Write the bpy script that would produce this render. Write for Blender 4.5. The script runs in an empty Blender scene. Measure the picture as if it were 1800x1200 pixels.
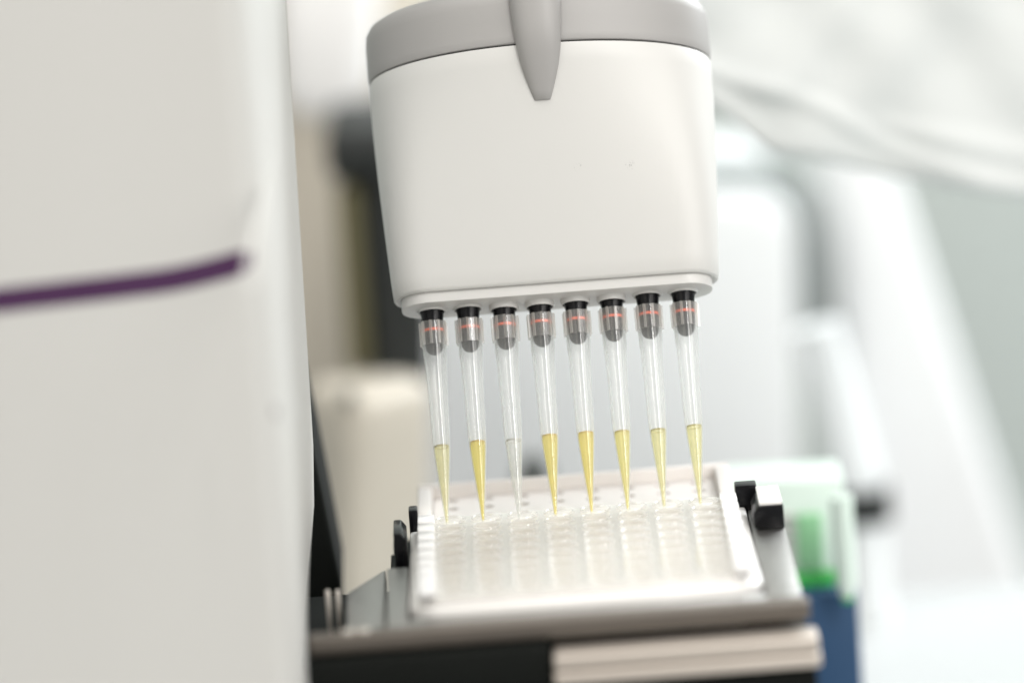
import bpy, bmesh, math, random
from mathutils import Vector, Matrix, noise
random.seed(7)
scene = bpy.context.scene
COL = scene.collection
MM = 0.001
rad = math.radians

# ------------------------------------------------------------------ camera
# world: origin = middle of the row of wells under the tips, on the rim plane; x right, y away, z up (helpers take mm)
SCALE, DIST = 7.09, 1600.0                  # photo pixels per mm at the tips, mm to the tips
FPX = SCALE * DIST
PITCH, ROLL = rad(11.5), rad(4.3)
F0 = Vector((0, math.cos(PITCH), -math.sin(PITCH)))
R0 = Vector((1, 0, 0))
U0 = Vector((0, math.sin(PITCH), math.cos(PITCH)))
CU = U0 * math.cos(ROLL) + R0 * math.sin(ROLL)
CR = R0 * math.cos(ROLL) - U0 * math.sin(ROLL)
CAM = -(F0 + CR * ((1014.5 - 900) / FPX) - CU * ((895 - 600) / FPX)) * DIST
def ray(px, py):
    return F0 + CR * ((px - 900) / FPX) - CU * ((py - 600) / FPX)
def at(px, py, Y):
    """mm point where the sight line of a photo pixel meets the upright plane y = Y"""
    d = ray(px, py); return CAM + d * ((Y - CAM.y) / d.y)
def atz(px, py, Z):
    d = ray(px, py); return CAM + d * ((Z - CAM.z) / d.z)

cd = bpy.data.cameras.new('camera'); cam = bpy.data.objects.new('camera', cd); COL.objects.link(cam)
cd.sensor_width = 36; cd.lens = FPX / 1800 * 36
cd.clip_start = 0.05; cd.clip_end = 30
m3 = Matrix((CR, CU, -F0)).transposed()
cam.matrix_world = Matrix.Translation(CAM * MM) @ m3.to_4x4()
cd.dof.use_dof = True
cd.dof.focus_distance = 1.604
cd.dof.aperture_fstop = (cd.lens / 1000) / 0.056      # 56 mm wide pupil
cd.dof.aperture_blades = 0
scene.camera = cam
scene.render.resolution_x, scene.render.resolution_y = 1024, 682

# ------------------------------------------------------------------ light
w = bpy.data.worlds.new('World'); scene.world = w; w.use_nodes = True
bg = w.node_tree.nodes['Background']
bg.inputs['Color'].default_value = (0.94, 0.945, 0.94, 1); bg.inputs['Strength'].default_value = 0.49

def area(name, loc, target, size, power, color, sy=None):
    l = bpy.data.lights.new(name, 'AREA'); l.energy = power; l.color = color
    l.shape = 'RECTANGLE'; l.size = size; l.size_y = sy or size
    o = bpy.data.objects.new(name, l); COL.objects.link(o)
    o.location = loc
    o.rotation_euler = (Vector(target) - Vector(loc)).to_track_quat('-Z', 'Y').to_euler()
    return o
area('window_light', (0.85, -1.5, 1.5), (0, 0, 0.05), 0.2, 15, (1.0, 0.985, 0.96), 1.1)
area('back_window_light', (0.47, 0.665, 0.42), (0.03, -0.04, 0.0), 0.45, 14, (0.93, 0.97, 1.0))
area('ceiling_light', (-0.2, -0.1, 1.9), (0, 0.1, 0), 1.2, 15, (1.0, 0.985, 0.965))
area('side_fill_light', (0.95, -0.85, 0.75), (0.12, 0.42, 0.0), 1.0, 11, (1.0, 0.97, 0.93))  # added fill lamp, brightens the cream box and the right background
area('warm_room_light', (-0.95, -1.1, 1.25), (-0.03, 0.05, 0.0), 1.7, 10, (1.0, 0.90, 0.78))

scene.view_settings.view_transform = 'Standard'; scene.view_settings.look = 'None'
scene.view_settings.gamma = 1; scene.view_settings.use_curve_mapping = False
scene.view_settings.exposure = 0.0
scene.render.engine = 'CYCLES'
cy = scene.cycles
cy.use_denoising = True
cy.max_bounces = 16; cy.transparent_max_bounces = 48; cy.transmission_bounces = 14
cy.caustics_reflective = False; cy.caustics_refractive = False
cy.sample_clamp_indirect = 6

# ------------------------------------------------------------------ materials
def new_mat(name):
    m = bpy.data.materials.new(name); m.use_nodes = True
    nt = m.node_tree; p = nt.nodes['Principled BSDF']
    return m, nt, p
def plain(name, col, rough=0.5, metal=0.0, var=0.04, scale=60, bump=0.0, bscale=900, spec=0.5, coat=0.0):
    m, nt, p = new_mat(name)
    tc = nt.nodes.new('ShaderNodeTexCoord')
    nz = nt.nodes.new('ShaderNodeTexNoise'); nz.inputs['Scale'].default_value = scale; nz.inputs['Detail'].default_value = 4
    nt.links.new(tc.outputs['Object'], nz.inputs['Vector'])
    mx = nt.nodes.new('ShaderNodeMix'); mx.data_type = 'RGBA'
    c = Vector(col)
    mx.inputs[6].default_value = (*(c * (1 - var)), 1); mx.inputs[7].default_value = (*[min(v * (1 + var), 0.95) for v in c], 1)
    nt.links.new(nz.outputs['Fac'], mx.inputs[0]); nt.links.new(mx.outputs[2], p.inputs['Base Color'])
    p.inputs['Roughness'].default_value = rough; p.inputs['Metallic'].default_value = metal
    p.inputs['Specular IOR Level'].default_value = spec
    p.inputs['Coat Weight'].default_value = coat
    if bump:
        n2 = nt.nodes.new('ShaderNodeTexNoise'); n2.inputs['Scale'].default_value = bscale; n2.inputs['Detail'].default_value = 2
        nt.links.new(tc.outputs['Object'], n2.inputs['Vector'])
        b = nt.nodes.new('ShaderNodeBump'); b.inputs['Strength'].default_value = bump; b.inputs['Distance'].default_value = 0.0002
        nt.links.new(n2.outputs['Fac'], b.inputs['Height']); nt.links.new(b.outputs['Normal'], p.inputs['Normal'])
    return m

def clear_plastic(name, tint, milk_col, milk, edge, ior=1.45, rough=0.06):
    """thin moulded plastic: straight-through light, some milky scatter that grows where the wall is seen edge-on, glossy skin"""
    m = bpy.data.materials.new(name); m.use_nodes = True; nt = m.node_tree; nt.nodes.clear()
    N = nt.nodes.new; L = nt.links.new
    out = N('ShaderNodeOutputMaterial')
    tr = N('ShaderNodeBsdfTransparent'); tr.inputs[0].default_value = (*tint, 1)
    di = N('ShaderNodeBsdfDiffuse'); di.inputs[0].default_value = (*milk_col, 1)
    tl = N('ShaderNodeBsdfTranslucent'); tl.inputs[0].default_value = (*milk_col, 1)
    mk = N('ShaderNodeMixShader'); mk.inputs[0].default_value = 0.68; L(di.outputs[0], mk.inputs[1]); L(tl.outputs[0], mk.inputs[2])
    lw = N('ShaderNodeLayerWeight'); lw.inputs['Blend'].default_value = 0.35
    tc = N('ShaderNodeTexCoord'); nz = N('ShaderNodeTexNoise'); nz.inputs['Scale'].default_value = 250; nz.inputs['Detail'].default_value = 3
    L(tc.outputs['Object'], nz.inputs['Vector'])
    ma = N('ShaderNodeMath'); ma.operation = 'MULTIPLY_ADD'; L(lw.outputs['Facing'], ma.inputs[0]); ma.inputs[1].default_value = edge; ma.inputs[2].default_value = milk
    mn = N('ShaderNodeMath'); mn.operation = 'MULTIPLY_ADD'; L(nz.outputs['Fac'], mn.inputs[0]); mn.inputs[1].default_value = 0.10 * milk; L(ma.outputs[0], mn.inputs[2])
    m1 = N('ShaderNodeMixShader'); L(mn.outputs[0], m1.inputs[0]); L(tr.outputs[0], m1.inputs[1]); L(mk.outputs[0], m1.inputs[2])
    gl = N('ShaderNodeBsdfGlossy'); gl.inputs['Roughness'].default_value = rough; gl.inputs[0].default_value = (1, 1, 1, 1)
    fr = N('ShaderNodeFresnel'); fr.inputs['IOR'].default_value = ior
    geo = N('ShaderNodeNewGeometry'); ml = N('ShaderNodeMath'); ml.operation = 'MULTIPLY_ADD'
    ml.inputs[1].default_value = -1; ml.inputs[2].default_value = 1; L(geo.outputs['Backfacing'], ml.inputs[0])
    mm_ = N('ShaderNodeMath'); mm_.operation = 'MULTIPLY'; L(fr.outputs[0], mm_.inputs[0]); L(ml.outputs[0], mm_.inputs[1])
    m2 = N('ShaderNodeMixShader'); L(mm_.outputs[0], m2.inputs[0]); L(m1.outputs[0], m2.inputs[1]); L(gl.outputs[0], m2.inputs[2])
    L(m2.outputs[0], out.inputs['Surface'])
    return m

def liquid(name, col, cloud):
    m = bpy.data.materials.new(name); m.use_nodes = True; nt = m.node_tree; nt.nodes.clear()
    N = nt.nodes.new; L = nt.links.new
    out = N('ShaderNodeOutputMaterial')
    g = N('ShaderNodeBsdfTransparent'); g.inputs[0].default_value = (*[c ** 0.6 for c in col], 1)
    tl = N('ShaderNodeBsdfTranslucent'); tl.inputs[0].default_value = (*col, 1)
    di = N('ShaderNodeBsdfDiffuse'); di.inputs[0].default_value = (*col, 1)
    tc = N('ShaderNodeTexCoord'); nz = N('ShaderNodeTexNoise'); nz.inputs['Scale'].default_value = 300
    L(tc.outputs['Object'], nz.inputs['Vector'])
    mr = N('ShaderNodeMapRange'); mr.inputs[3].default_value = 0.42; mr.inputs[4].default_value = 0.58; L(nz.outputs['Fac'], mr.inputs[0])
    mk = N('ShaderNodeMixShader'); L(mr.outputs[0], mk.inputs[0]); L(tl.outputs[0], mk.inputs[1]); L(di.outputs[0], mk.inputs[2])
    mx = N('ShaderNodeMixShader'); mx.inputs[0].default_value = cloud - 0.10
    L(g.outputs[0], mx.inputs[1]); L(mk.outputs[0], mx.inputs[2]); L(mx.outputs[0], out.inputs['Surface'])
    return m

M = {}
M['shell'] = plain('warm_white_shell', (0.605, 0.598, 0.575), 0.42, var=0.012, scale=25, bump=0.05, bscale=1800)
M['foot'] = plain('white_foot_plastic', (0.62, 0.61, 0.59), 0.38, var=0.012, scale=40)
M['grey'] = plain('warm_grey_plastic', (0.335, 0.325, 0.315), 0.45, var=0.02, scale=40, bump=0.06, bscale=1800)
M['dark_gap'] = plain('dark_gap', (0.02, 0.02, 0.02), 0.7)
M['black'] = plain('black_rubbery_plastic', (0.005, 0.005, 0.006), 0.24, var=0.1, spec=0.22)
M['orange'] = plain('orange_rubber', (0.85, 0.12, 0.035), 0.45, var=0.05)
M['tip'] = clear_plastic('tip_polypropylene', (0.985, 0.985, 0.985), (0.93, 0.94, 0.92), 0.10, 0.36, ior=1.5, rough=0.05)
M['skirt'] = clear_plastic('tip_skirt_plastic', (0.985, 0.985, 0.985), (0.92, 0.88, 0.82), 0.025, 0.60, rough=0.2)
M['rib'] = clear_plastic('tip_rib_plastic', (0.985, 0.985, 0.985), (0.95, 0.92, 0.87), 0.30, 0.40, rough=0.15)
M['well'] = clear_plastic('well_polystyrene', (0.985, 0.982, 0.975), (0.97, 0.955, 0.93), 0.10, 0.50, ior=1.55, rough=0.05)
M['strip'] = clear_plastic('strip_deck_polystyrene', (0.985, 0.982, 0.975), (0.97, 0.95, 0.92), 0.30, 0.40, ior=1.55, rough=0.06)
M['rim'] = clear_plastic('well_rim_polystyrene', (0.985, 0.985, 0.98), (0.98, 0.97, 0.95), 0.20, 0.30, ior=1.55, rough=0.08)
M['frame'] = plain('white_plate_frame', (0.80, 0.785, 0.76), 0.25, var=0.01, scale=80)
M['tab'] = plain('white_strip_tab', (0.86, 0.85, 0.84), 0.2, var=0.01, scale=80)
M['rack'] = plain('white_rack_plastic', (0.78, 0.74, 0.71), 0.35, var=0.015)
M['metal'] = plain('brushed_carrier_metal', (0.46, 0.45, 0.435), 0.36, metal=1.0, var=0.2, scale=900, bump=0.5, bscale=2600)
M['bronze'] = plain('bead_blasted_edge', (0.15, 0.13, 0.11), 0.40, metal=0.5, var=0.06, scale=120)
M['alu'] = plain('pale_aluminium', (0.52, 0.465, 0.41), 0.45, metal=0.4, var=0.04, scale=100)
M['deck_black'] = plain('black_deck_paint', (0.005, 0.006, 0.005), 0.7, var=0.1, spec=0.12)
M['housing'] = plain('white_housing', (0.55, 0.543, 0.518), 0.45, var=0.012, scale=8)
M['purple'] = plain('purple_stripe', (0.048, 0.007, 0.055), 0.6, var=0.05)
M['cream'] = plain('cream_plastic', (0.53, 0.485, 0.41), 0.5, var=0.03, scale=12)
M['olive'] = plain('olive_panel', (0.13, 0.115, 0.055), 0.6, var=0.08, scale=20)
M['charcoal'] = plain('charcoal_plastic', (0.012, 0.014, 0.013), 0.55, var=0.1)
M['midgrey'] = plain('mid_grey_plastic', (0.06, 0.066, 0.062), 0.5, var=0.06)
M['shadow_arc'] = plain('shadow_arc_grey', (0.17, 0.19, 0.185), 0.5, var=0.04)  # grey standing in for the shadow arc above the white instrument
M['cool_white'] = plain('cool_white_paint', (0.84, 0.86, 0.865), 0.4, var=0.012, scale=6)
M['stand'] = plain('bright_white_paint', (0.84, 0.855, 0.86), 0.45, var=0.012, scale=6)
M['cloth'] = plain('white_cotton', (0.64, 0.66, 0.65), 0.85, var=0.02, scale=30, bump=0.25, bscale=1500)
M['wall'] = plain('grey_green_wall', (0.46, 0.505, 0.485), 0.8, var=0.02, scale=3)
M['bench'] = plain('white_bench_laminate', (0.47, 0.485, 0.485), 0.45, var=0.01, scale=5)
M['mint'] = plain('pale_mint_plastic', (0.74, 0.86, 0.78), 0.35, var=0.04, scale=40)
M['green'] = plain('bright_green_plastic', (0.07, 0.56, 0.11), 0.4, var=0.05)
M['soft_green'] = plain('soft_green_plastic', (0.34, 0.68, 0.38), 0.4, var=0.05)
M['blue'] = plain('deep_blue_plastic', (0.011, 0.055, 0.135), 0.5, var=0.04)
M['steel'] = plain('bright_pin_steel', (0.75, 0.70, 0.64), 0.3, metal=0.9, var=0.03)
LIQ = [liquid('liquid_%d' % i, c, k) for i, (c, k) in enumerate([
    ((0.96, 0.92, 0.62), 0.35), ((0.98, 0.88, 0.32), 0.42), ((0.93, 0.93, 0.90), 0.30), ((0.98, 0.88, 0.36), 0.42),
    ((0.98, 0.87, 0.34), 0.42), ((0.97, 0.90, 0.44), 0.40), ((0.96, 0.92, 0.58), 0.36), ((0.97, 0.93, 0.58), 0.36)])]

MEN = [plain('meniscus_shade_%d' % i, c, 0.15, var=0.05) for i, c in enumerate([(0.36, 0.31, 0.12), (0.52, 0.36, 0.03), (0.55, 0.54, 0.5), (0.55, 0.40, 0.05), (0.55, 0.40, 0.05), (0.5, 0.40, 0.08), (0.42, 0.37, 0.14), (0.42, 0.38, 0.14)])]  # darker tint painted in place of refraction at the liquid's edge
# small scuffs on the pipette shell
def shell_scuffs(m, spots):
    nt = m.node_tree; p = nt.nodes['Principled BSDF']
    tc = nt.nodes.new('ShaderNodeTexCoord'); nz = nt.nodes.new('ShaderNodeTexNoise'); nz.inputs['Scale'].default_value = 2600; nz.inputs['Detail'].default_value = 3
    nt.links.new(tc.outputs['Object'], nz.inputs['Vector'])
    prev = p.inputs['Base Color'].links[0].from_socket
    for (x, z, r) in spots:
        sx = nt.nodes.new('ShaderNodeSeparateXYZ'); nt.links.new(tc.outputs['Object'], sx.inputs[0])
        cx = nt.nodes.new('ShaderNodeCombineXYZ'); nt.links.new(sx.outputs[0], cx.inputs[0]); nt.links.new(sx.outputs[2], cx.inputs[2])
        d = nt.nodes.new('ShaderNodeVectorMath'); d.operation = 'DISTANCE'; d.inputs[1].default_value = (x * MM, 0, z * MM); nt.links.new(cx.outputs[0], d.inputs[0])
        mr = nt.nodes.new('ShaderNodeMapRange'); mr.inputs[1].default_value = 0; mr.inputs[2].default_value = r * MM; mr.inputs[3].default_value = 0.85; mr.inputs[4].default_value = 0.0
        nt.links.new(d.outputs['Value'], mr.inputs[0])
        mu = nt.nodes.new('ShaderNodeMath'); mu.operation = 'MULTIPLY'; nt.links.new(mr.outputs[0], mu.inputs[0])
        th = nt.nodes.new('ShaderNodeMapRange'); th.inputs[1].default_value = 0.56; th.inputs[2].default_value = 0.66; nt.links.new(nz.outputs['Fac'], th.inputs[0])
        nt.links.new(th.outputs[0], mu.inputs[1])
        mx = nt.nodes.new('ShaderNodeMix'); mx.data_type = 'RGBA'; mx.inputs[7].default_value = (0.25, 0.24, 0.23, 1)
        nt.links.new(mu.outputs[0], mx.inputs[0]); nt.links.new(prev, mx.inputs[6]); prev = mx.outputs[2]
    nt.links.new(prev, p.inputs['Base Color'])

# ------------------------------------------------------------------ mesh helpers (all in mm)
def finish(name, bm, mat, parent=None, smooth=35, bevel=0.0, seg=2, rec=True):
    if rec: bmesh.ops.recalc_face_normals(bm, faces=bm.faces)
    if bevel:
        es = [e for e in bm.edges if len(e.link_faces) == 2 and e.calc_face_angle(0) > rad(40)]
        bmesh.ops.bevel(bm, geom=es, offset=bevel, segments=seg, profile=0.5, affect='EDGES', clamp_overlap=True)
    bmesh.ops.scale(bm, vec=(MM, MM, MM), verts=bm.verts)
    me = bpy.data.meshes.new(name); bm.to_mesh(me); bm.free()
    me.materials.append(mat)
    if smooth:
        for p in me.polygons: p.use_smooth = True
        me.set_sharp_from_angle(angle=rad(smooth))
    o = bpy.data.objects.new(name, me); COL.objects.link(o)
    if parent: o.parent = parent
    return o
def share(o, parent, loc=None, rotz=0):
    c = o.copy(); COL.objects.link(c); c.parent = parent
    if loc is not None: c.location = Vector(loc) * MM
    if rotz: c.rotation_euler.z = rotz
    return c
def empty(name, loc=(0, 0, 0), rot=(0, 0, 0)):
    o = bpy.data.objects.new(name, None); COL.objects.link(o); o.location = Vector(loc) * MM; o.rotation_euler = rot
    o.empty_display_size = 0.01
    return o
def tag(o, label=None, cat=None, group=None, kind=None):
    if label: o['label'] = label
    if cat: o['category'] = cat
    if group: o['group'] = group
    if kind: o['kind'] = kind
    return o
def add_box(bm, x0, x1, y0, y1, z0, z1):
    v = [bm.verts.new(c) for c in ((x0,y0,z0),(x1,y0,z0),(x1,y1,z0),(x0,y1,z0),(x0,y0,z1),(x1,y0,z1),(x1,y1,z1),(x0,y1,z1))]
    for f in ((0,3,2,1),(4,5,6,7),(0,1,5,4),(1,2,6,5),(2,3,7,6),(3,0,4,7)): bm.faces.new([v[i] for i in f])
def box(name, mat, b, parent=None, bevel=0.5, seg=2):
    bm = bmesh.new(); add_box(bm, *b); return finish(name, bm, mat, parent, 40, bevel, seg)
def loft(bm, rings, cap0=True, cap1=True):
    vs = [[bm.verts.new(p) for p in r] for r in rings]
    n = len(vs[0])
    for a, b in zip(vs, vs[1:]):
        for i in range(n): bm.faces.new((a[i], a[(i+1) % n], b[(i+1) % n], b[i]))
    if cap0: bm.faces.new(vs[0][::-1])
    if cap1: bm.faces.new(vs[-1])
def lathe(bm, prof, n=32, closed=False):
    """prof: (r, z) pairs; closed joins the last to the first"""
    rings = []
    for r, z in prof:
        if r < 1e-6: rings.append([bm.verts.new((0, 0, z))])
        else: rings.append([bm.verts.new((r * math.cos(2*math.pi*i/n), r * math.sin(2*math.pi*i/n), z)) for i in range(n)])
    pairs = list(zip(rings, rings[1:])) + ([(rings[-1], rings[0])] if closed else [])
    for a, b in pairs:
        for i in range(n):
            j = (i + 1) % n
            if len(a) == 1 and len(b) == 1: continue
            if len(a) == 1: bm.faces.new((a[0], b[j], b[i]))
            elif len(b) == 1: bm.faces.new((a[i], a[j], b[0]))
            else: bm.faces.new((a[i], a[j], b[j], b[i]))
def prism(bm, poly, y0, y1):
    """poly in (x, z), extruded along y"""
    a = [bm.verts.new((x, y0, z)) for x, z in poly]; b = [bm.verts.new((x, y1, z)) for x, z in poly]
    n = len(poly)
    bm.faces.new(a); bm.faces.new(b[::-1])
    for i in range(n): bm.faces.new((a[i], b[i], b[(i+1) % n], a[(i+1) % n]))
def plan_prism(bm, poly, z0, z1):
    a = [bm.verts.new((x, y, z0)) for x, y in poly]; b = [bm.verts.new((x, y, z1)) for x, y in poly]
    n = len(poly)
    bm.faces.new(a[::-1]); bm.faces.new(b)
    for i in range(n): bm.faces.new((a[i], a[(i+1) % n], b[(i+1) % n], b[i]))
def resample(pts, n):
    L = [0]
    for a, b in zip(pts, pts[1:]): L.append(L[-1] + math.dist(a, b))
    out = []; k = 0
    for i in range(n):
        t = L[-1] * i / n
        while L[k+1] < t: k += 1
        u = (t - L[k]) / max(L[k+1] - L[k], 1e-9)
        out.append((pts[k][0] + (pts[k+1][0]-pts[k][0])*u, pts[k][1] + (pts[k+1][1]-pts[k][1])*u))
    return out
def quad_arc(a, b, r, n_e, mix):
    """quarter outline from (a,0) to (0,b): mix 0 = rounded rectangle, 1 = superellipse"""
    rr = []
    for i in range(41):
        t = math.pi/2 * i/40; rr.append((a - r + r*math.cos(t), b - r + r*math.sin(t)))
    rr = [(a, 0)] + rr + [(0, b)]
    se = [(a * abs(math.cos(math.pi/2*i/80))**(2/n_e), b * abs(math.sin(math.pi/2*i/80))**(2/n_e)) for i in range(81)]
    N = 24
    A, B = resample(rr, N), resample(se, N)
    return [((1-mix)*p[0] + mix*q[0], (1-mix)*p[1] + mix*q[1]) for p, q in zip(A, B)]
def section(a, bf, bb, rf, rb, mix, z):
    """closed outline, front (negative y) half-depth bf, back half-depth bb"""
    q1 = quad_arc(a, bb, rb, 2.6, mix); q2 = quad_arc(a, bf, rf, 2.08, mix)
    def rev(q, end): return [end] + q[1:][::-1]
    ring = q1                                                   # (a,0)->(0,bb)
    ring = ring + [(-x, y) for x, y in rev(q1, (0, bb))]        # (0,bb)->(-a,0)
    ring = ring + [(-x, -y) for x, y in q2]                     # (-a,0)->(0,-bf)
    ring = ring + [(x, -y) for x, y in rev(q2, (0, bf))]
    return [(x, y, z) for x, y in ring]

# ------------------------------------------------------------------ setting
back = finish('wall', (lambda b: (add_box(b, -1500, 1500, 700, 720, -500, 1500), b)[1])(bmesh.new()), M['wall'], None, 0)
tag(back, kind='structure')
bench = finish('bench_top', (lambda b: (add_box(b, -1500, 1500, -500, 330, -140, -110), b)[1])(bmesh.new()), M['bench'], None, 0)
tag(bench, kind='structure')

# ------------------------------------------------------------------ pipette head
TILT = rad(27)
PO = Vector((-0.9, 0.0, -1.3))
pip = empty('multichannel_pipette', PO, (-TILT, 0, 0))
tag(pip, 'white eight channel pipette head with warm grey cap, tilted above the well plate', 'pipette')
def lerp(a, b, t): return a + (b - a) * t
def hw(z):       # half width of the shell against height
    pts = [(56.5, 40.6), (60, 41.0), (75, 41.9), (90, 42.7), (105, 43.25), (132, 43.4)]
    for (z0, w0), (z1, w1) in zip(pts, pts[1:]):
        if z <= z1: return lerp(w0, w1, (z - z0) / (z1 - z0))
    return pts[-1][1]
def front(z): return 9.0 + (z - 57.5) * (26.5 - 9.0) / 57.5
def shell_sec(z, inset=0.0):
    t = max(0, min(1, (z - 57.5) / 57.5)); t = t * t * (3 - 2 * t) * 0.35 + t * 0.65
    b = front(z) - inset
    return section(hw(z) - inset, b, lerp(9.0, 15, t) - inset, lerp(8.4, 8.4, t), 8.0, t, z)
bm = bmesh.new()
rings = [shell_sec(58.4, 1.6), shell_sec(57.9, 1.0), shell_sec(57.75, 0.55), shell_sec(58.0, 0.2), shell_sec(58.6, 0.0)]
rings = rings[1:]
rings += [shell_sec(z) for z in (62, 67, 73, 80, 88, 96, 104, 110, 114.2)] + [shell_sec(114.5, 0.12), shell_sec(114.6, 0.5)]
loft(bm, rings)
shell = finish('shell', bm, M['shell'], pip, 30)
bm = bmesh.new(); loft(bm, [shell_sec(113.5, 0.7), shell_sec(116, 0.7)]); finish('seam', bm, M['dark_gap'], pip)
bm = bmesh.new()
cap = [shell_sec(114.95, 0.45), shell_sec(115.05, 0.1), shell_sec(115.4, 0.0)]
def cap_sec(z, inset): 
    return section(hw(115) - inset + 0.15, front(115) - inset + (min(z,127) - 115) * 0.12, 15 - inset, 8.4, 8.0, 1.0, z)
cap += [cap_sec(117, 0), cap_sec(121, 0), cap_sec(125, 0), cap_sec(127.2, 0.25), cap_sec(129.0, 1.2), cap_sec(130.2, 3.0), cap_sec(130.6, 5.5)]
loft(bm, cap); finish('grey_cap', bm, M['grey'], pip, 45)
# raised nose running down from the handle over the cap
def nose_ring(z, wd, dp, n=28):
    yf = front(min(z, 115)) + (max(0, min(z, 127) - 115)) * 0.12
    pts = []
    for i in range(n):
        t = 2 * math.pi * i / n
        x = wd * math.copysign(abs(math.cos(t)) ** 0.85, math.cos(t)); y = math.sin(t)
        pts.append((x, -yf + (y * dp if y < 0 else y * 4.0), z))
    return pts
bm = bmesh.new()
loft(bm, [nose_ring(z, a, d) for z, a, d in ((100.9, 1.6, 0.5), (101.0, 2.0, 0.9), (103, 2.75, 1.35), (106, 3.75, 2.1), (109, 4.6, 2.8), (112, 5.25, 3.3), (115, 5.7, 3.7), (119, 6.1, 4.0), (124, 6.4, 4.2), (130, 6.6, 4.4), (145, 6.8, 4.6), (160, 6.8, 4.6))])
finish('ejector_nose', bm, M['grey'], pip, 50)
# handle above, out of the picture
def ell(a, b, z, y0=0, n=40): return [(a * math.cos(2*math.pi*i/n), y0 + b * math.sin(2*math.pi*i/n), z) for i in range(n)]
bm = bmesh.new(); loft(bm, [ell(20, 17, 129, -9), ell(17, 16, 145, -9), ell(16, 17, 170, -9), ell(15, 16, 230, -6), ell(17, 19, 270, -6), ell(15, 17, 278, -6)])
finish('handle', bm, M['shell'], pip, 40)
# foot with the eight nozzles
def foot_sec(z, i): return section(39.0 - i, 7.6 - i, 7.6 - i, 7.0 - i, 7.0 - i, 0.0, z)
bm = bmesh.new(); loft(bm, [foot_sec(55.15, 0.35), foot_sec(55.25, 0.1), foot_sec(55.5, 0), foot_sec(57.4, 0), foot_sec(58.3, 0.05)])
finish('foot_plate', bm, M['foot'], pip, 40)
sleeve_src = {}
def sleeve(drop):
    if drop in sleeve_src: return sleeve_src[drop]
    bm = bmesh.new(); b = 55.15 - drop
    lathe(bm, [(3.2, 56), (3.2, b + 0.1), (3.3, b), (3.58, b), (3.72, b + 0.14), (3.72, 55.0), (3.85, 55.14)], 40)
    o = finish('nozzle_sleeve', bm, M['foot'], pip, 40, rec=False); sleeve_src[drop] = o; o.hide_render = False
    return o
bm = bmesh.new()
hemi = [(2.15 * math.cos(t), 45.6 - 2.0 * math.sin(t)) for t in [math.pi/2 * k/8 for k in range(8, -1, -1)]]
hemi[0] = (0, 43.6)
lathe(bm, hemi + [(2.42, 47.2), (2.5, 49.4), (2.5, 50.3), (2.56, 51.2), (2.72, 52.6), (2.98, 54.9), (3.12, 55.4), (3.12, 56.0)], 36)
noz0 = finish('nozzle', bm, M['black'], pip, 30)
bm = bmesh.new()
lathe(bm, [(2.45, 49.45), (2.66, 49.5), (2.70, 49.8), (2.66, 50.1), (2.45, 50.15)], 36); ring0 = finish('sealing_ring', bm, M['orange'], noz0, 50)
xs = [(i - 3.5) * 9.0 for i in range(8)]
drops = [0.55, 0.55, 1.35, 1.35, 1.2, 1.35, 1.35, 0.55]
drops[6] = 0.55
seen = {}
for i, x in enumerate(xs):
    s = sleeve(drops[i])
    if drops[i] in seen: s = share(s, pip, (x, 0, 0))
    else: seen[drops[i]] = 1; s.location = Vector((x, 0, 0)) * MM
    if i == 0: nz = noz0; nz.location = Vector((x, 0, 0)) * MM
    else:
        nz = share(noz0, pip, (x, 0, 0)); share(ring0, nz)
shell_scuffs(M['shell'], [(7.6, 84.6, 1.3), (20.4, 84.4, 1.6)])

# ------------------------------------------------------------------ tips
def tip_r(z):
    P = [(0, 0.40), (1.2, 0.50), (8.6, 1.2), (17.4, 1.98), (20.4, 2.2), (21.2, 2.26), (30, 2.42), (37.0, 2.6), (40.5, 2.74), (43, 2.94), (45, 3.0), (52.4, 3.06)]
    for (z0, r0), (z1, r1) in zip(P, P[1:]):
        if z <= z1: return lerp(r0, r1, (z - z0) / (z1 - z0))
    return P[-1][1]
ZS = [0, 0.6, 1.2, 4, 8.6, 13, 17.4, 20.4, 21.2, 25, 30, 34, 37, 39, 40.5, 42, 43, 45, 47]
tm = bmesh.new()
lathe(tm, [(tip_r(z), z) for z in ZS] + [(tip_r(52.4), 51.9), (tip_r(52.4) - 0.1, 52.0)] + [(tip_r(52.4) - 0.3, 52.0)] +
      [(tip_r(z) - 0.28 if z > 3 else tip_r(z) - 0.16, z) for z in ZS[::-1]], 40, closed=True)
tip_body = finish('tip_wall', tm, M['tip'], None, 40); TIPWALL = tip_body.data
bm = bmesh.new()
prof = []
for k in range(10):                       # fluted sleeve: ten square ribs with flat lands between them
    for da, r in ((-0.075, 3.58), (0.075, 3.58), (0.10, 3.2), (0.53, 3.2)):
        prof.append((2 * math.pi * k / 10 + da, r))
def flute(z, k, inner=False): return [((3.07 if inner else r * k) * math.cos(a), (3.07 if inner else r * k) * math.sin(a), z) for a, r in prof]
rg = [flute(45.9, 1, True), flute(45.9, 1), flute(51.75, 1.015), flute(51.9, 1.0), flute(51.9, 1, True)]
loft(bm, rg, False, False)
skirt = finish('skirt_fins', bm, M['skirt'], None, 12); SKIRT = skirt.data
SKIRT.materials.append(M['rib'])
for p in SKIRT.polygons:
    c = p.center
    if math.hypot(c.x, c.y) > 0.00332: p.material_index = 1
bm = bmesh.new()
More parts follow.
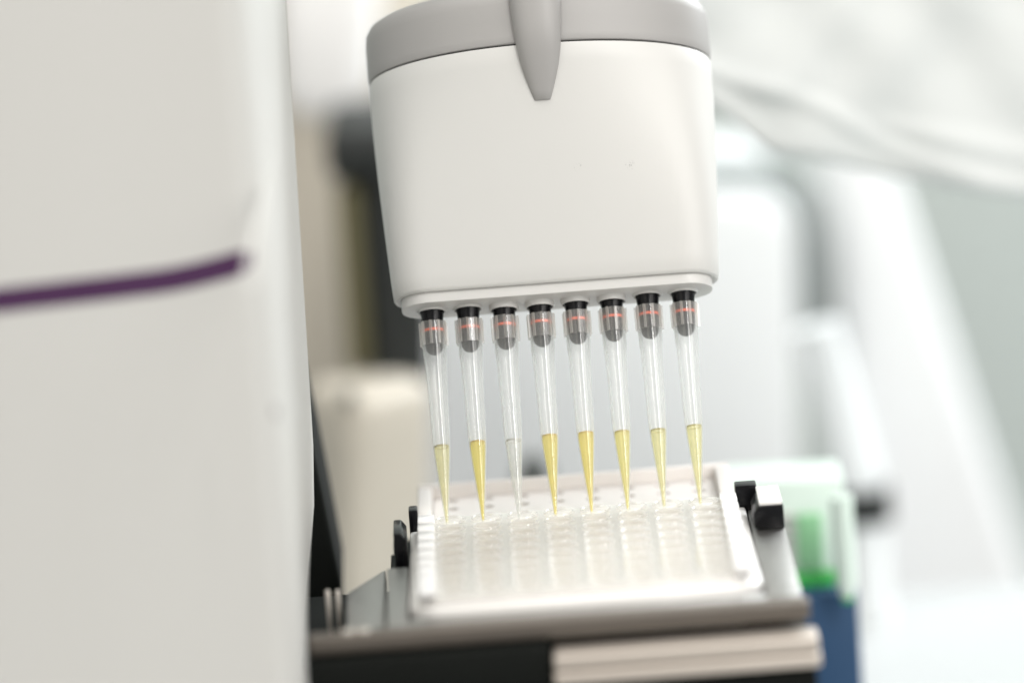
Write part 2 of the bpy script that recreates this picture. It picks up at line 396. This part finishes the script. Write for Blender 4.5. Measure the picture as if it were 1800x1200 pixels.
for z, a0 in ((30.5, 3.6), (28.2, 4.3)):
    prv = None
    for i in range(9):
        a = a0 + 1.5 * i / 8
        q = [bm.verts.new(((tip_r(z) + r) * math.cos(a), (tip_r(z) + r) * math.sin(a), z + h)) for r, h in ((-0.02, -0.07), (0.05, 0), (-0.02, 0.07))]
        if prv: 
            for j in (0, 1): bm.faces.new((prv[j], prv[j+1], q[j+1], q[j]))
        prv = q
grad = finish('graduation_mark', bm, M['skirt'], None, 0); GRAD = grad.data
for o in (tip_body, skirt, grad): bpy.data.objects.remove(o)
levels = [20.0, 20.4, 20.2, 20.6, 20.6, 20.2, 20.0, 20.3]
looks = ['holding pale straw yellow liquid, at the left end of the row',
         'holding deep yellow liquid, second from the left end of the row',
         'holding colourless clear liquid between two yellow filled tips',
         'holding deep yellow liquid, just right of the colourless tip',
         'holding deep yellow liquid, second to the right of the colourless tip',
         'holding golden yellow liquid, third from the right end of the row',
         'holding pale yellow liquid, second from the right end of the row',
         'holding pale lemon yellow liquid, at the right end of the row']
ROT = Matrix.Rotation(-TILT, 3, 'X')
def link(name, data, parent, rz=0):
    o = bpy.data.objects.new(name, data); COL.objects.link(o); o.parent = parent; o.rotation_euler.z = rz; return o
for i, x in enumerate(xs):
    t = empty('pipette_tip', PO + ROT @ Vector((x, 0, 0)), (-TILT, 0, 0))
    tag(t, 'clear pipette tip ' + looks[i], 'pipette tip', 'row of pipette tips on the nozzles')
    link('tip_wall', TIPWALL, t)
    link('skirt', SKIRT, t, 0.13 + i * 0.71)
    link('graduation_mark', GRAD, t, [0.2, 0.5, -0.1, 0.6, 0.1, -0.3, 0.3, 0][i])
    bm = bmesh.new(); L = levels[i]
    lz = [0.3, 1.2, 4, 8.6, 13, 17.4, L - 0.25]
    prof = [(0, 0.3)] + [(tip_r(z) - (0.3 if z > 3 else 0.18), z) for z in lz] + [(tip_r(L) - 0.31, L), (tip_r(L) * 0.6, L - 0.22), (tip_r(L) * 0.3, L - 0.34), (0, L - 0.38)]
    lathe(bm, prof, 32); lq = finish('liquid', bm, LIQ[i], t, 50)
    bm = bmesh.new(); R_ = tip_r(L) - 0.32
    lathe(bm, [(R_, L + 0.12), (R_ - 0.03, L - 0.12), (R_ - 0.22, L - 0.30), (R_ - 0.26, L - 0.20), (R_ - 0.10, L - 0.02)], 32, closed=True)
    finish('meniscus_shade', bm, MEN[i], lq, 60)

# ------------------------------------------------------------------ well plate of strips in a frame
NR = 9
plate = empty('well_plate', (0, -41, -13))
tag(plate, 'shallow white framed well plate with clear strips of wells beneath the tips', 'well plate')
PB = Vector((0, 41, 13))          # local offset so that children use world mm
y0, y1 = -(NR - 1) * 9 - 6.6, 5.6
def frame_ring(i, z, ch=6.5):
    a = 41.9 - i
    return [(-a, y1 - i, z), (-a, y0 + ch + i * 0.4, z), (-a + ch - i * 0.6, y0 + i, z), (a - ch + i * 0.6, y0 + i, z), (a, y0 + ch + i * 0.4, z), (a, y1 - i, z)]
bm = bmesh.new()
fr = [frame_ring(0, -13), frame_ring(0, -4.6), frame_ring(0.35, -3.9), frame_ring(1.2, -3.6), frame_ring(2.2, -3.4), frame_ring(2.5, -1.9), frame_ring(2.8, -1.5), frame_ring(3.4, -1.4), frame_ring(3.8, -1.7), frame_ring(4.0, -3), frame_ring(4.2, -11), ]
loft(bm, fr, True, True)
o = finish('frame', bm, M['frame'], plate, 50); o.location = PB * MM
b2 = box('frame_floor', M['tab'], (-37.6, 37.6, y0 + 4.3, y1 - 4.3, -10.98, -10.75), plate, 0); b2.location = PB * MM
# one strip = web + two tabs + eight wells
bm = bmesh.new()
for cx in xs:
    top = []; ci = []; lo = []
    for k in range(24):
        a = 2 * math.pi * k / 24; ca, sa = math.cos(a), math.sin(a); s_ = 1 / max(abs(ca), abs(sa))
        hx = 4.5 * s_ * ca; hy = 4.38 * s_ * sa
        top.append(bm.verts.new((cx + hx, hy, -0.62))); ci.append(bm.verts.new((cx + 3.4 * ca, 3.4 * sa, -0.62))); lo.append(bm.verts.new((cx + hx, hy, -2.2)))
    for k in range(24):
        j = (k + 1) % 24
        bm.faces.new((top[k], top[j], ci[j], ci[k]))
        if abs(lo[k].co.y - lo[j].co.y) < 0.01 and abs(abs(lo[k].co.y) - 4.38) < 0.01: bm.faces.new((top[j], top[k], lo[k], lo[j]))
bmesh.ops.remove_doubles(bm, verts=bm.verts, dist=0.001)
WEB = finish('strip', bm, M['strip'], plate, 30, rec=False)
bm = bmesh.new(); add_box(bm, -2.15, 2.15, -3.7, 3.7, -1.35, 0.75); TAB = finish('tab', bm, M['tab'], WEB, 40, 0.5)
bm = bmesh.new()
wp = [(0, -10.6), (2.9, -10.6), (3.1, -10.3), (3.45, -1.0), (3.5, -0.65), (3.85, -0.5), (3.93, -0.2), (3.85, 0.0), (3.5, 0.05), (3.3, -0.1), (3.22, -0.6), (2.85, -9.9), (2.7, -10.1), (0, -10.1)]
lathe(bm, wp, 36); WELL = finish('well', bm, M['well'], WEB, 35)
WELL.data.materials.append(M['rim'])
for p in WELL.data.polygons:
    c = p.center
    if c.z > -0.00052 and math.hypot(c.x, c.y) > 0.0033: p.material_index = 1
first = True
for r in range(NR):
    s = WEB if r == 0 else share(WEB, plate)
    s.location = (PB + Vector((0, -9.0 * r, 0))) * MM
    for sx in (-1, 1):
        if r == 0 and sx == -1: TAB.location = Vector((-37.55, 0, 0)) * MM; tb = TAB
        else: tb = share(TAB, s, (37.55 * sx, 0, 0))
    for i, x in enumerate(xs):
        if r == 0 and i == 0: WELL.location = Vector((x, 0, 0)) * MM
        else: share(WELL, s, (x, 0, 0))

# ------------------------------------------------------------------ carrier under the plate
car = empty('plate_carrier', (0, -40, -10))
tag(car, 'grey metal carrier plate with black clips holding the well plate', 'plate carrier')
CB = Vector((0, 40, 10))
def part(o, p=car, off=None): o.location = (off if off is not None else CB) * MM; return o
cz = -4.9
# top is a ring of four bars round the plate so that the plate sits down in it
bm = bmesh.new()
add_box(bm, 42.4, 50.5, -85, 22, -9.6, cz); part(finish('carrier_rail', bm, M['metal'], car, 40, 0.35))
bm = bmesh.new()
add_box(bm, -47.5, -42.4, -85, -27, -9.6, cz); part(finish('carrier_rail', bm, M['metal'], car, 40, 0.35))
bm = bmesh.new()
add_box(bm, -66, 52, -91, -85.2, -9.6, cz - 0.1); part(finish('front_lip', bm, M['bronze'], car, 40, 0.8, 3))
bm = bmesh.new()
add_box(bm, -47.4, 50.4, -84.8, 21.8, -18, -13.05); part(finish('carrier_base', bm, M['deck_black'], car, 40, 0.3))
bm = bmesh.new()
add_box(bm, -42.2, 42.2, -84.9, -79.2, -9.6, cz - 0.2); part(finish('carrier_rail', bm, M['metal'], car, 40, 0.35))
lip = [c for c in car.children if c.name.startswith('front_lip')][0]
for px in (612, 640):  # bright discs added to make blurred highlights on the lip
    p = at(px, 1116, -88); bm = bmesh.new(); lathe(bm, [(0, 0.9), (1.0, 0.85), (1.5, 0.5), (1.6, 0)], 20)
    o = finish('glint_disc', bm, M['steel'], lip, 40); o.location = Vector((p.x, -88, cz - 0.1)) * MM
for sx in (-1, 1):
    bm = bmesh.new()
    x0 = 43.0 if sx > 0 else 42.5
    wd = 1.0 if sx > 0 else 0.42
    zb = cz + 0.05 if sx > 0 else -13.0
    pl = [(x0, zb + 0.9), (x0 + 0.9, zb), (x0 + 7.4 * wd, zb), (x0 + 7.4 * wd, 1.1), (x0 + 1.2, 1.1), (x0, -0.6)]
    prism(bm, [(sx * x, z) for x, z in pl], -16.5, -1.0)
    c = part(finish('clip', bm, M['black'], car, 40, 0.35))
    bm = bmesh.new(); add_box(bm, sx * (x0 + 1.5), sx * (x0 + 7.2), -16.2, 2.0, 1.15, 2.1)
    if sx == 1: finish('clip_pad', bm, M['frame'], c, 40, 0.25)
    else: bm.free()
    bm = bmesh.new(); add_box(bm, min(sx * 39.6, sx * (39.6 + 5.4 * wd)), max(sx * 39.6, sx * (39.6 + 5.4 * wd)), 6.4, 12, cz - 3, 1.4); finish('clip_arm', bm, M['black'], c, 40, 0.4)

# black stage below with a pale bar on its front
stage = empty('stage', (0, -40, -60))
tag(stage, 'black stage block under the carrier with pale metal bar on its front', 'stage')
SB = Vector((0, 40, 60))
part(box('stage_body', M['deck_black'], (-47, 52, -87, 60, -108, -18.2), stage, 1.0), stage, SB)
part(box('stage_wing', M['deck_black'], (-76, -47.2, -87, 6, -108, -18.4), stage, 1.0), stage, SB)
pL, pR = at(972, 1162, -99), at(1442, 1125, -99)
part(box('front_bar', M['alu'], (pL.x, pR.x, -99, -87.2, -19.2, -15.9), stage, 0.9, 3), stage, SB)
part(box('front_bar', M['alu'], (pL.x + 0.2, pR.x - 0.2, -98.2, -87.2, -15.7, -11.9), stage, 0.9, 3), stage, SB)
part(box('black_apron', M['deck_black'], (-76, 52.5, -96, -87.2, -60, -19.5), stage, 0.8), stage, SB)
part(box('black_shelf', M['deck_black'], (-76.5, pL.x - 0.4, -96.5, -87.2, -19.4, -9.9), stage, 0.8), stage, SB)

# low grey plate left of the carrier and two guide pins
bm = bmesh.new(); plan_prism(bm, [(-57, -84.6), (-48.2, -84.6), (-48.2, -16), (-57.5, -38)], -12, -7.5)
lp = finish('side_plate', bm, M['metal'], None, 40, 0.6)
tag(lp, 'low grey metal plate beside the carrier, left of the well plate', 'metal plate')
for k, (px, lab) in enumerate(((583, 'thin bright metal guide pin, the outer of two by the white housing'), (601, 'thin bright metal guide pin, the inner of two nearer the carrier'))):
    p = at(px, 1128, -45); q = at(px - 4, 1036, -45)
    bm = bmesh.new(); lathe(bm, [(0, p.z), (0.6, p.z), (0.6, q.z - 0.4), (0.4, q.z), (0, q.z)], 16)
    o = finish('guide_pin', bm, M['steel'], None, 40); o.location = Vector((p.x, -45, 0)) * MM
    tag(o, lab, 'pin', 'guide pins')

# ------------------------------------------------------------------ white rack behind the plate
rk = empty('tip_rack', (0, 30, -14))
tag(rk, 'low white rack with rows of small dark holes directly behind the well plate', 'rack')
RB = Vector((0, -30, 14))
bm = bmesh.new()
zt = -6.4; hr = 1.9
for r in range(4):
    for c in range(8):
        cx, cyy = xs[c], 20.5 + r * 9.0
        sq = []; ci = []; lo = []
        for k in range(16):
            a = 2 * math.pi * k / 16; ca, sa = math.cos(a), math.sin(a); s_ = 4.5 / max(abs(ca), abs(sa))
            sq.append(bm.verts.new((cx + s_ * ca, cyy + s_ * sa, zt))); ci.append(bm.verts.new((cx + hr * ca, cyy + hr * sa, zt))); lo.append(bm.verts.new((cx + hr * 0.85 * ca, cyy + hr * 0.85 * sa, zt - 12)))
        for k in range(16):
            j = (k + 1) % 16
            bm.faces.new((sq[k], sq[j], ci[j], ci[k])); bm.faces.new((ci[k], ci[j], lo[j], lo[k]))
        bm.faces.new(lo)
bmesh.ops.remove_doubles(bm, verts=bm.verts, dist=0.001)
finish('hole_deck', bm, M['rack'], rk, 40, rec=False).location = RB * MM
b2 = box('rack_wall', M['rack'], (-39.9, 39.9, 52.1, 54.2, -18.1, -3.0), rk, 0.6); b2.location = RB * MM
for sx in (-1, 1):
    b2 = box('rack_wall', M['rack'], (min(sx*36.2, sx*39.9), max(sx*36.2, sx*39.9), 15.9, 51.9, -18.1, -3.4), rk, 0.6); b2.location = RB * MM

# ------------------------------------------------------------------ white housing at the left, in front
hs = empty('instrument_housing', (-150, -60, -110))
tag(hs, 'large out of focus white instrument housing with a thin purple stripe, filling the left', 'instrument')
HB = Vector((150, 60, 110))
def housing_plan(z):
    # rear edge of the side face runs back to the focus plane, and cuts away towards the bottom
    t = max(0.0, min(1.0, (-z + 12) / 45)); cut = t * t * 8.0 + t * 3
    rear = 6 - t * 40
    pts = [(-421, -140)]
    for k in range(13):
        u = k / 12; pts.append((-420 + u * 344.5, -140 + 32 * u ** 3.0))
    cx, cy_, r = -75.5, -95, 13
    for k in range(1, 12):
        a = -math.pi/2 + (math.pi/2 * k / 11); pts.append((cx + (r - 4) * math.cos(a), cy_ + r * math.sin(a)))
    xr = -64.5 - cut + max(0, z) * 0.02
    for k in range(1, 9):
        u = k / 8; pts.append((-66.5 + (xr + 66.5) * u, -95 + (rear + 95) * u))
    pts += [(xr - 2, rear + 2), (xr - 14, rear + 3), (-420, rear + 3)]
    return pts
def hring(z, off=0.0):
    pl = housing_plan(z)
    return [(x, y, z) for x, y in pl]
bm = bmesh.new(); loft(bm, [hring(z) for z in (-112, -90, -70, -55, -45, -38, -32, -26, -20, -14, -8, -2, 6, 20, 40, 60, 80, 100, 125, 150, 200)])
o = finish('housing_body', bm, M['housing'], hs, 35); o.location = HB * MM
# purple stripe: thin raised band following the plan outline
zs0 = at(10, 541, -130).z
bm = bmesh.new(); pl = housing_plan(40)[1:18]; rows = []
for (xa, ya), (xb, yb) in zip(pl, pl[1:]):
    nn = 10 if xb - xa > 8 else 1
    rows += [(lerp(xa, xb, k / nn), lerp(ya, yb, k / nn)) for k in range(nn)]
rows.append(pl[-1]); xend = rows[-1][0]
prev = None
for i, (x, y) in enumerate(rows):
    a = rows[max(0, i-1)]; b = rows[min(len(rows)-1, i+1)]
    n = Vector((b[1]-a[1], -(b[0]-a[0]))).normalized()
    hh = 3.3 * (1 if i < len(rows) - 2 else 0.7)
    up = 2.6 * max(0.0, 1 - (xend - x) / 22.0) ** 1.6
    vv = [bm.verts.new((x + n.x * e, y + n.y * e, zs0 + up + h)) for e, h in ((-0.5, -hh), (0.25, -hh * 0.8), (0.25, hh * 0.8), (-0.5, hh))]
    if prev:
        for j in range(3): bm.faces.new((prev[j], prev[j+1], vv[j+1], vv[j]))
    prev = vv
o = finish('purple_stripe', bm, M['purple'], hs, 40); o.location = HB * MM

def on_side(px, py, lift=0.0):
    n = Vector((101, -2.0, 0)).normalized(); d = ray(px, py)
    return CAM + d * (((Vector((-66.5, -95, 0)) - CAM).dot(n) + lift) / d.dot(n))
bm = bmesh.new(); rings = []
for px, py in ((505, 150), (494, 205), (484, 255), (472, 310), (461, 360), (451, 410), (444, 455), (440, 500)):
    p = on_side(px, py, 0.1); rings.append([(p.x + 0.9 * math.cos(t), p.y + 1.2 * math.sin(t), p.z) for t in [2*math.pi*k/8 for k in range(8)]])
loft(bm, rings); o = finish('panel_ridge', bm, M['housing'], hs, 60); o.location = HB * MM
p = on_side(484, 722, 0.0)
bm = bmesh.new(); lathe(bm, [(0, 0.7), (1.2, 0.7), (1.5, 0.4), (1.6, -0.5)], 20)
o = finish('button', bm, M['grey'], hs, 40); o.location = (HB + p) * MM; o.rotation_euler = (0, math.pi/2, 0)
# black block added to stand in for the dark gap behind the housing
def slab(name, mat, quad, Y, depth, bevel=3, seg=3, parent=None):
    """upright block: photo-plane outline at distance Y given real thickness"""
    P = [at(px, py, Y) for px, py in quad]
    bm = bmesh.new(); prism(bm, [(p.x, p.z) for p in P], Y, Y + depth)
    return finish(name, bm, mat, parent, 40, bevel, seg)
o = slab('dark_gap_fill', M['deck_black'], [(440, 690), (530, 690), (549, 778), (600, 1040), (600, 1180), (440, 1180)], 25, 50, 2)
tag(o, 'black block standing in for the dark gap between the white housing and the cream box', 'gap fill')

# cream box behind the left of the plate
def cream_ring(pyc, pyl, pyr, dx):
    c = at(612 + dx, pyc, 280); l = at(pyl[0], pyl[1], 300); r = at(770, pyr, 304)
    z = c.z
    return [(c.x, 280, z), (r.x, 304, z), (r.x - 10, 318, z), (l.x, 318, z), (l.x, 300, z)]
bm = bmesh.new(); loft(bm, [cream_ring(1230, (600, 1200), 1190, 0), cream_ring(1040, (579, 1030), 1000, 0), cream_ring(800, (552, 800), 760, 12), cream_ring(700, (535, 690), 650, 18)])
o = finish('cream_box', bm, M['cream'], None, 40, 6, 4)
lt = at(612, 705, 278); bm = bmesh.new(); lathe(bm, [(0, 0), (2.0, 0), (2.0, 5), (0, 5.5)], 20); k_ = finish('latch', bm, M['midgrey'], o, 40); k_.location = Vector((lt.x, 287, lt.z)) * MM; k_.rotation_euler = (math.pi/2, 0, 0)
tag(o, 'out of focus cream box behind the left end of the rack', 'box')

# dark machine part with olive front
dm = empty('dark_machine', at(640, 600, 330))
tag(dm, 'blurred black machine post with olive panel behind the left edge of the pipette', 'machine')
for nm, mt, q, Y, d in (('post', 'charcoal', [(628, 285), (760, 270), (760, 1150), (680, 1150)], 330, 60),
                        ('olive_panel', 'olive', [(588, 330), (629, 322), (651, 660), (612, 660)], 326, 50),
                        ('head_block', 'charcoal', [(568, 236), (700, 225), (700, 300), (578, 325)], 320, 60)):
    o = slab(nm, M[mt], q, Y, d, 4, 3); o.parent = dm; o.location = -Vector(dm.location)

# white panel added in place of a window glow, top left
o = slab('window_glow_panel', M['tab'], [(478, -80), (670, -80), (660, 170), (600, 225), (490, 205)], 420, 139, 8, 3)
tag(o, 'bright white blurred panel standing in for window glow above the dark post, top left of the pipette', 'panel')
# grey-beige cabinet behind it all on the left
o = slab('beige_cabinet', M['cream'], [(380, -120), (760, -120), (760, 1500), (420, 1500)], 560, 200, 6, 3)
tag(o, 'pale beige cabinet far behind the dark post', 'cabinet')

# white instrument behind the tips and its shadow arc, built as a grey slab
wi = empty('white_instrument', at(1100, 840, 420))
tag(wi, 'blurred white instrument with a grey slab as shadow arc round its top behind the pipette tips', 'instrument')
def rr_poly(x0, x1, y0_, y1_, r):   # photo px rounded upper right corner
    pts = [(x0, y1_), (x0, y0_)]
    for k in range(9):
        a = math.pi/2 * k / 8; pts.append((x1 - r + r * math.sin(a), y0_ + r - r * math.cos(a)))
    return pts + [(x1 + 14, y1_)]
for nm, mt, q, Y, d in (('body', 'cool_white', rr_poly(745, 1400, 352, 1500, 70), 420, 120), ('shadow_arc', 'shadow_arc', rr_poly(900, 1442, 306, 620, 90), 436, 30)):
    o = slab(nm, M[mt], q, Y, d, 3, 2); o.parent = wi; o.location = -Vector(wi.location)
# dark bottle shape behind the third and fourth tip
kb = empty('grey_knob', at(940, 850, 260)); tag(kb, 'small dark grey knob standing behind the rack between third and fourth tips', 'knob')
bm = bmesh.new(); lathe(bm, [(0, -4), (5, -4), (5.4, 0), (4.6, 6), (3.2, 8), (0, 8.6)], 24); o = finish('knob_body', bm, M['midgrey'], kb, 40)
bm = bmesh.new(); lathe(bm, [(0, -62), (4, -62), (3.5, -4.1), (0, -4.1)], 24); finish('stalk', bm, M['charcoal'], kb, 40)

# white slanted instrument at the right
o = slab('slanted_white_stand', M['stand'], [(1450, 250), (1555, 250), (1612, 420), (1712, 720), (1832, 1080), (1960, 1700), (1520, 1700), (1508, 1000)], 470, 110, 6, 3)
tag(o, 'large bright white stand with slanted right side, right of the plate', 'stand')
# leaning grey white cylinder with dark foot
cyl = empty('leaning_cylinder', at(1522, 880, 300)); tag(cyl, 'blurred pale grey cylinder with dark foot, leaning in front of the white stand', 'cylinder')
a_, b_ = at(1528, 868, 300), at(1440, 560, 300)
dirv = (b_ - a_); Lc = dirv.length
bm = bmesh.new(); lathe(bm, [(0, 0), (4.5, 0), (6.5, 3), (7.2, 10), (7, Lc), (0, Lc)], 28); o = finish('tube', bm, M['cool_white'], cyl, 40)
o.rotation_mode = 'QUATERNION'; o.rotation_quaternion = dirv.to_track_quat('Z', 'Y'); 
bm = bmesh.new(); lathe(bm, [(0, -6), (7.6, -6), (7.6, 4), (6.9, 4), (6.7, 1), (0, 1)], 28); finish('foot', bm, M['charcoal'], cyl, 40)
bm = bmesh.new(); lathe(bm, [(0, -58), (5.5, -58), (5.5, -6.1), (0, -6.1)], 28); finish('pedestal', bm, M['cool_white'], cyl, 40)

# green and blue tip boxes at the right
gb = empty('mint_tip_box', at(1400, 1040, 130)); tag(gb, 'pale mint plastic tip box with bright green base right of the carrier', 'tip box')
for nm, mt, q, Y, d, bv in (('box_lid', 'mint', [(1255, 850), (1482, 838), (1490, 1005), (1265, 1018)], 130, 22, 1.5),
                        ('base_band', 'green', [(1300, 1014), (1468, 1002), (1472, 1040), (1302, 1050)], 129, 24, 0.8),
                        ('green_insert', 'soft_green', [(1400, 905), (1444, 903), (1448, 1000), (1404, 1001)], 128.5, 4, 0.5)):
    o = slab(nm, M[mt], q, Y, d, bv, 2); o.parent = gb; o.location = -Vector(gb.location)
for k in range(6):
    yy = 900 + k * 18
    o = slab('rib', M['foot'], [(1290, yy + 9), (1398, yy + 3), (1398, yy + 10), (1290, yy + 16)], 127.5, 2.3, 0.3, 2); o.parent = gb; o.location = -Vector(gb.location)
vb = empty('sample_vial', at(1490, 1050, 115)); tag(vb, 'slim pale vial with green tip hanging at the right of the mint box', 'vial')
t0, t1 = at(1484, 880, 115), at(1491, 1058, 115)
bm = bmesh.new(); hgt = t0.z - t1.z
lathe(bm, [(0, 0), (1.6, 0.3), (2.9, 4.5), (3.1, hgt), (0, hgt)], 20); finish('vial_body', bm, M['mint'], vb, 40)
bm = bmesh.new(); lathe(bm, [(0, -1.2), (1.3, -1.0), (1.75, 0.2), (1.5, 0.25), (0, 0.1)], 20); finish('vial_tip', bm, M['green'], vb, 40)
o = slab('blue_box', M['blue'], [(1300, 1052), (1508, 1036), (1534, 1500), (1320, 1500)], 122, 30, 1.5, 2)
tag(o, 'deep blue box below the mint tip box, right of the black stage', 'box')

# ------------------------------------------------------------------ white coat fabric, upper right
bm = bmesh.new()
NX, NY = 100, 70
Yc = 190.0
low = [(1180, 150), (1260, 190), (1320, 238), (1360, 266), (1420, 272), (1500, 292), (1600, 318), (1700, 334), (1800, 345), (1950, 372)]
def spl(pts, x):                     # smooth interpolation through the points
    n = len(pts)
    for k in range(n - 1):
        if x <= pts[k+1][0] or k == n - 2:
            (x0, a), (x1, b) = pts[k], pts[k+1]
            xm, am = pts[max(k-1, 0)]; xp, bp = pts[min(k+2, n-1)]
            t = (x - x0) / (x1 - x0)
            m0 = (b - am) / max(x1 - xm, 1) * (x1 - x0); m1 = (bp - a) / max(xp - x0, 1) * (x1 - x0)
            return (2*t**3-3*t**2+1)*a + (t**3-2*t**2+t)*m0 + (-2*t**3+3*t**2)*b + (t**3-t**2)*m1
def lowy(x): return spl(low, x)
ridge = [(1180, 100), (1260, 132), (1430, 182), (1550, 252), (1680, 300), (1800, 345), (1950, 400)]
def ridgey(x): return spl(ridge, x)
grid = []
for j in range(NY + 1):
    row = []
    for i in range(NX + 1):
        px = 1180 + (1950 - 1180) * i / NX
        ly = lowy(px); py = ly + (-160 - ly) * (j / NY)
        s = py - ridgey(px)
        d = -1.8 * math.exp(-(s / 15.0) ** 2)                                     # main ridge
        s2 = py - (215 + (px - 1530) * 0.22); d += -1.5 * math.exp(-(s2 / 18) ** 2) / (1 + math.exp(-(px - 1540) / 14))
        s3 = (px - 1420) * 0.8 + (py - 90) * 0.6; d += -3 * math.exp(-(s3 / 50) ** 2) * (1 if py < 140 else math.exp(-((py - 140) / 30) ** 2))
        s4 = (px - 1600) * 0.75 + (py - 60) * 0.66; d += -5 * math.exp(-(s4 / 70) ** 2)
        s5 = (px - 1330) * 0.5 + (py - 40) * 0.87; d += 1.8 * math.exp(-(s5 / 55) ** 2)
        d += 1.1 * math.sin(px * 0.016 + py * 0.011) + 0.8 * math.sin(px * 0.028 - py * 0.022 + 1)
        q = noise.noise(Vector((px * 0.0065 + py * 0.004, py * 0.0125 - px * 0.0055, 3.1))); d += 0.5 * q
        q = noise.noise(Vector((px * 0.03 + py * 0.01, py * 0.035 - px * 0.012, 7.7))); d += 0.08 * q
        if j == 0: d += 6
        elif j == 1: d += 1.5
        p = at(px, py, Yc)
        row.append(bm.verts.new((p.x, Yc + d + (j / NY) * 12, p.z)))
    grid.append(row)
for j in range(NY):
    for i in range(NX): bm.faces.new((grid[j][i], grid[j][i+1], grid[j+1][i+1], grid[j+1][i]))
o = finish('coat_fabric', bm, M['cloth'], None, 180, rec=False)
sm = o.modifiers.new('thickness', 'SOLIDIFY'); sm.thickness = 0.0012; sm.offset = 1
tag(o, 'creased white coat fabric draped across the upper right behind the pipette', 'fabric')
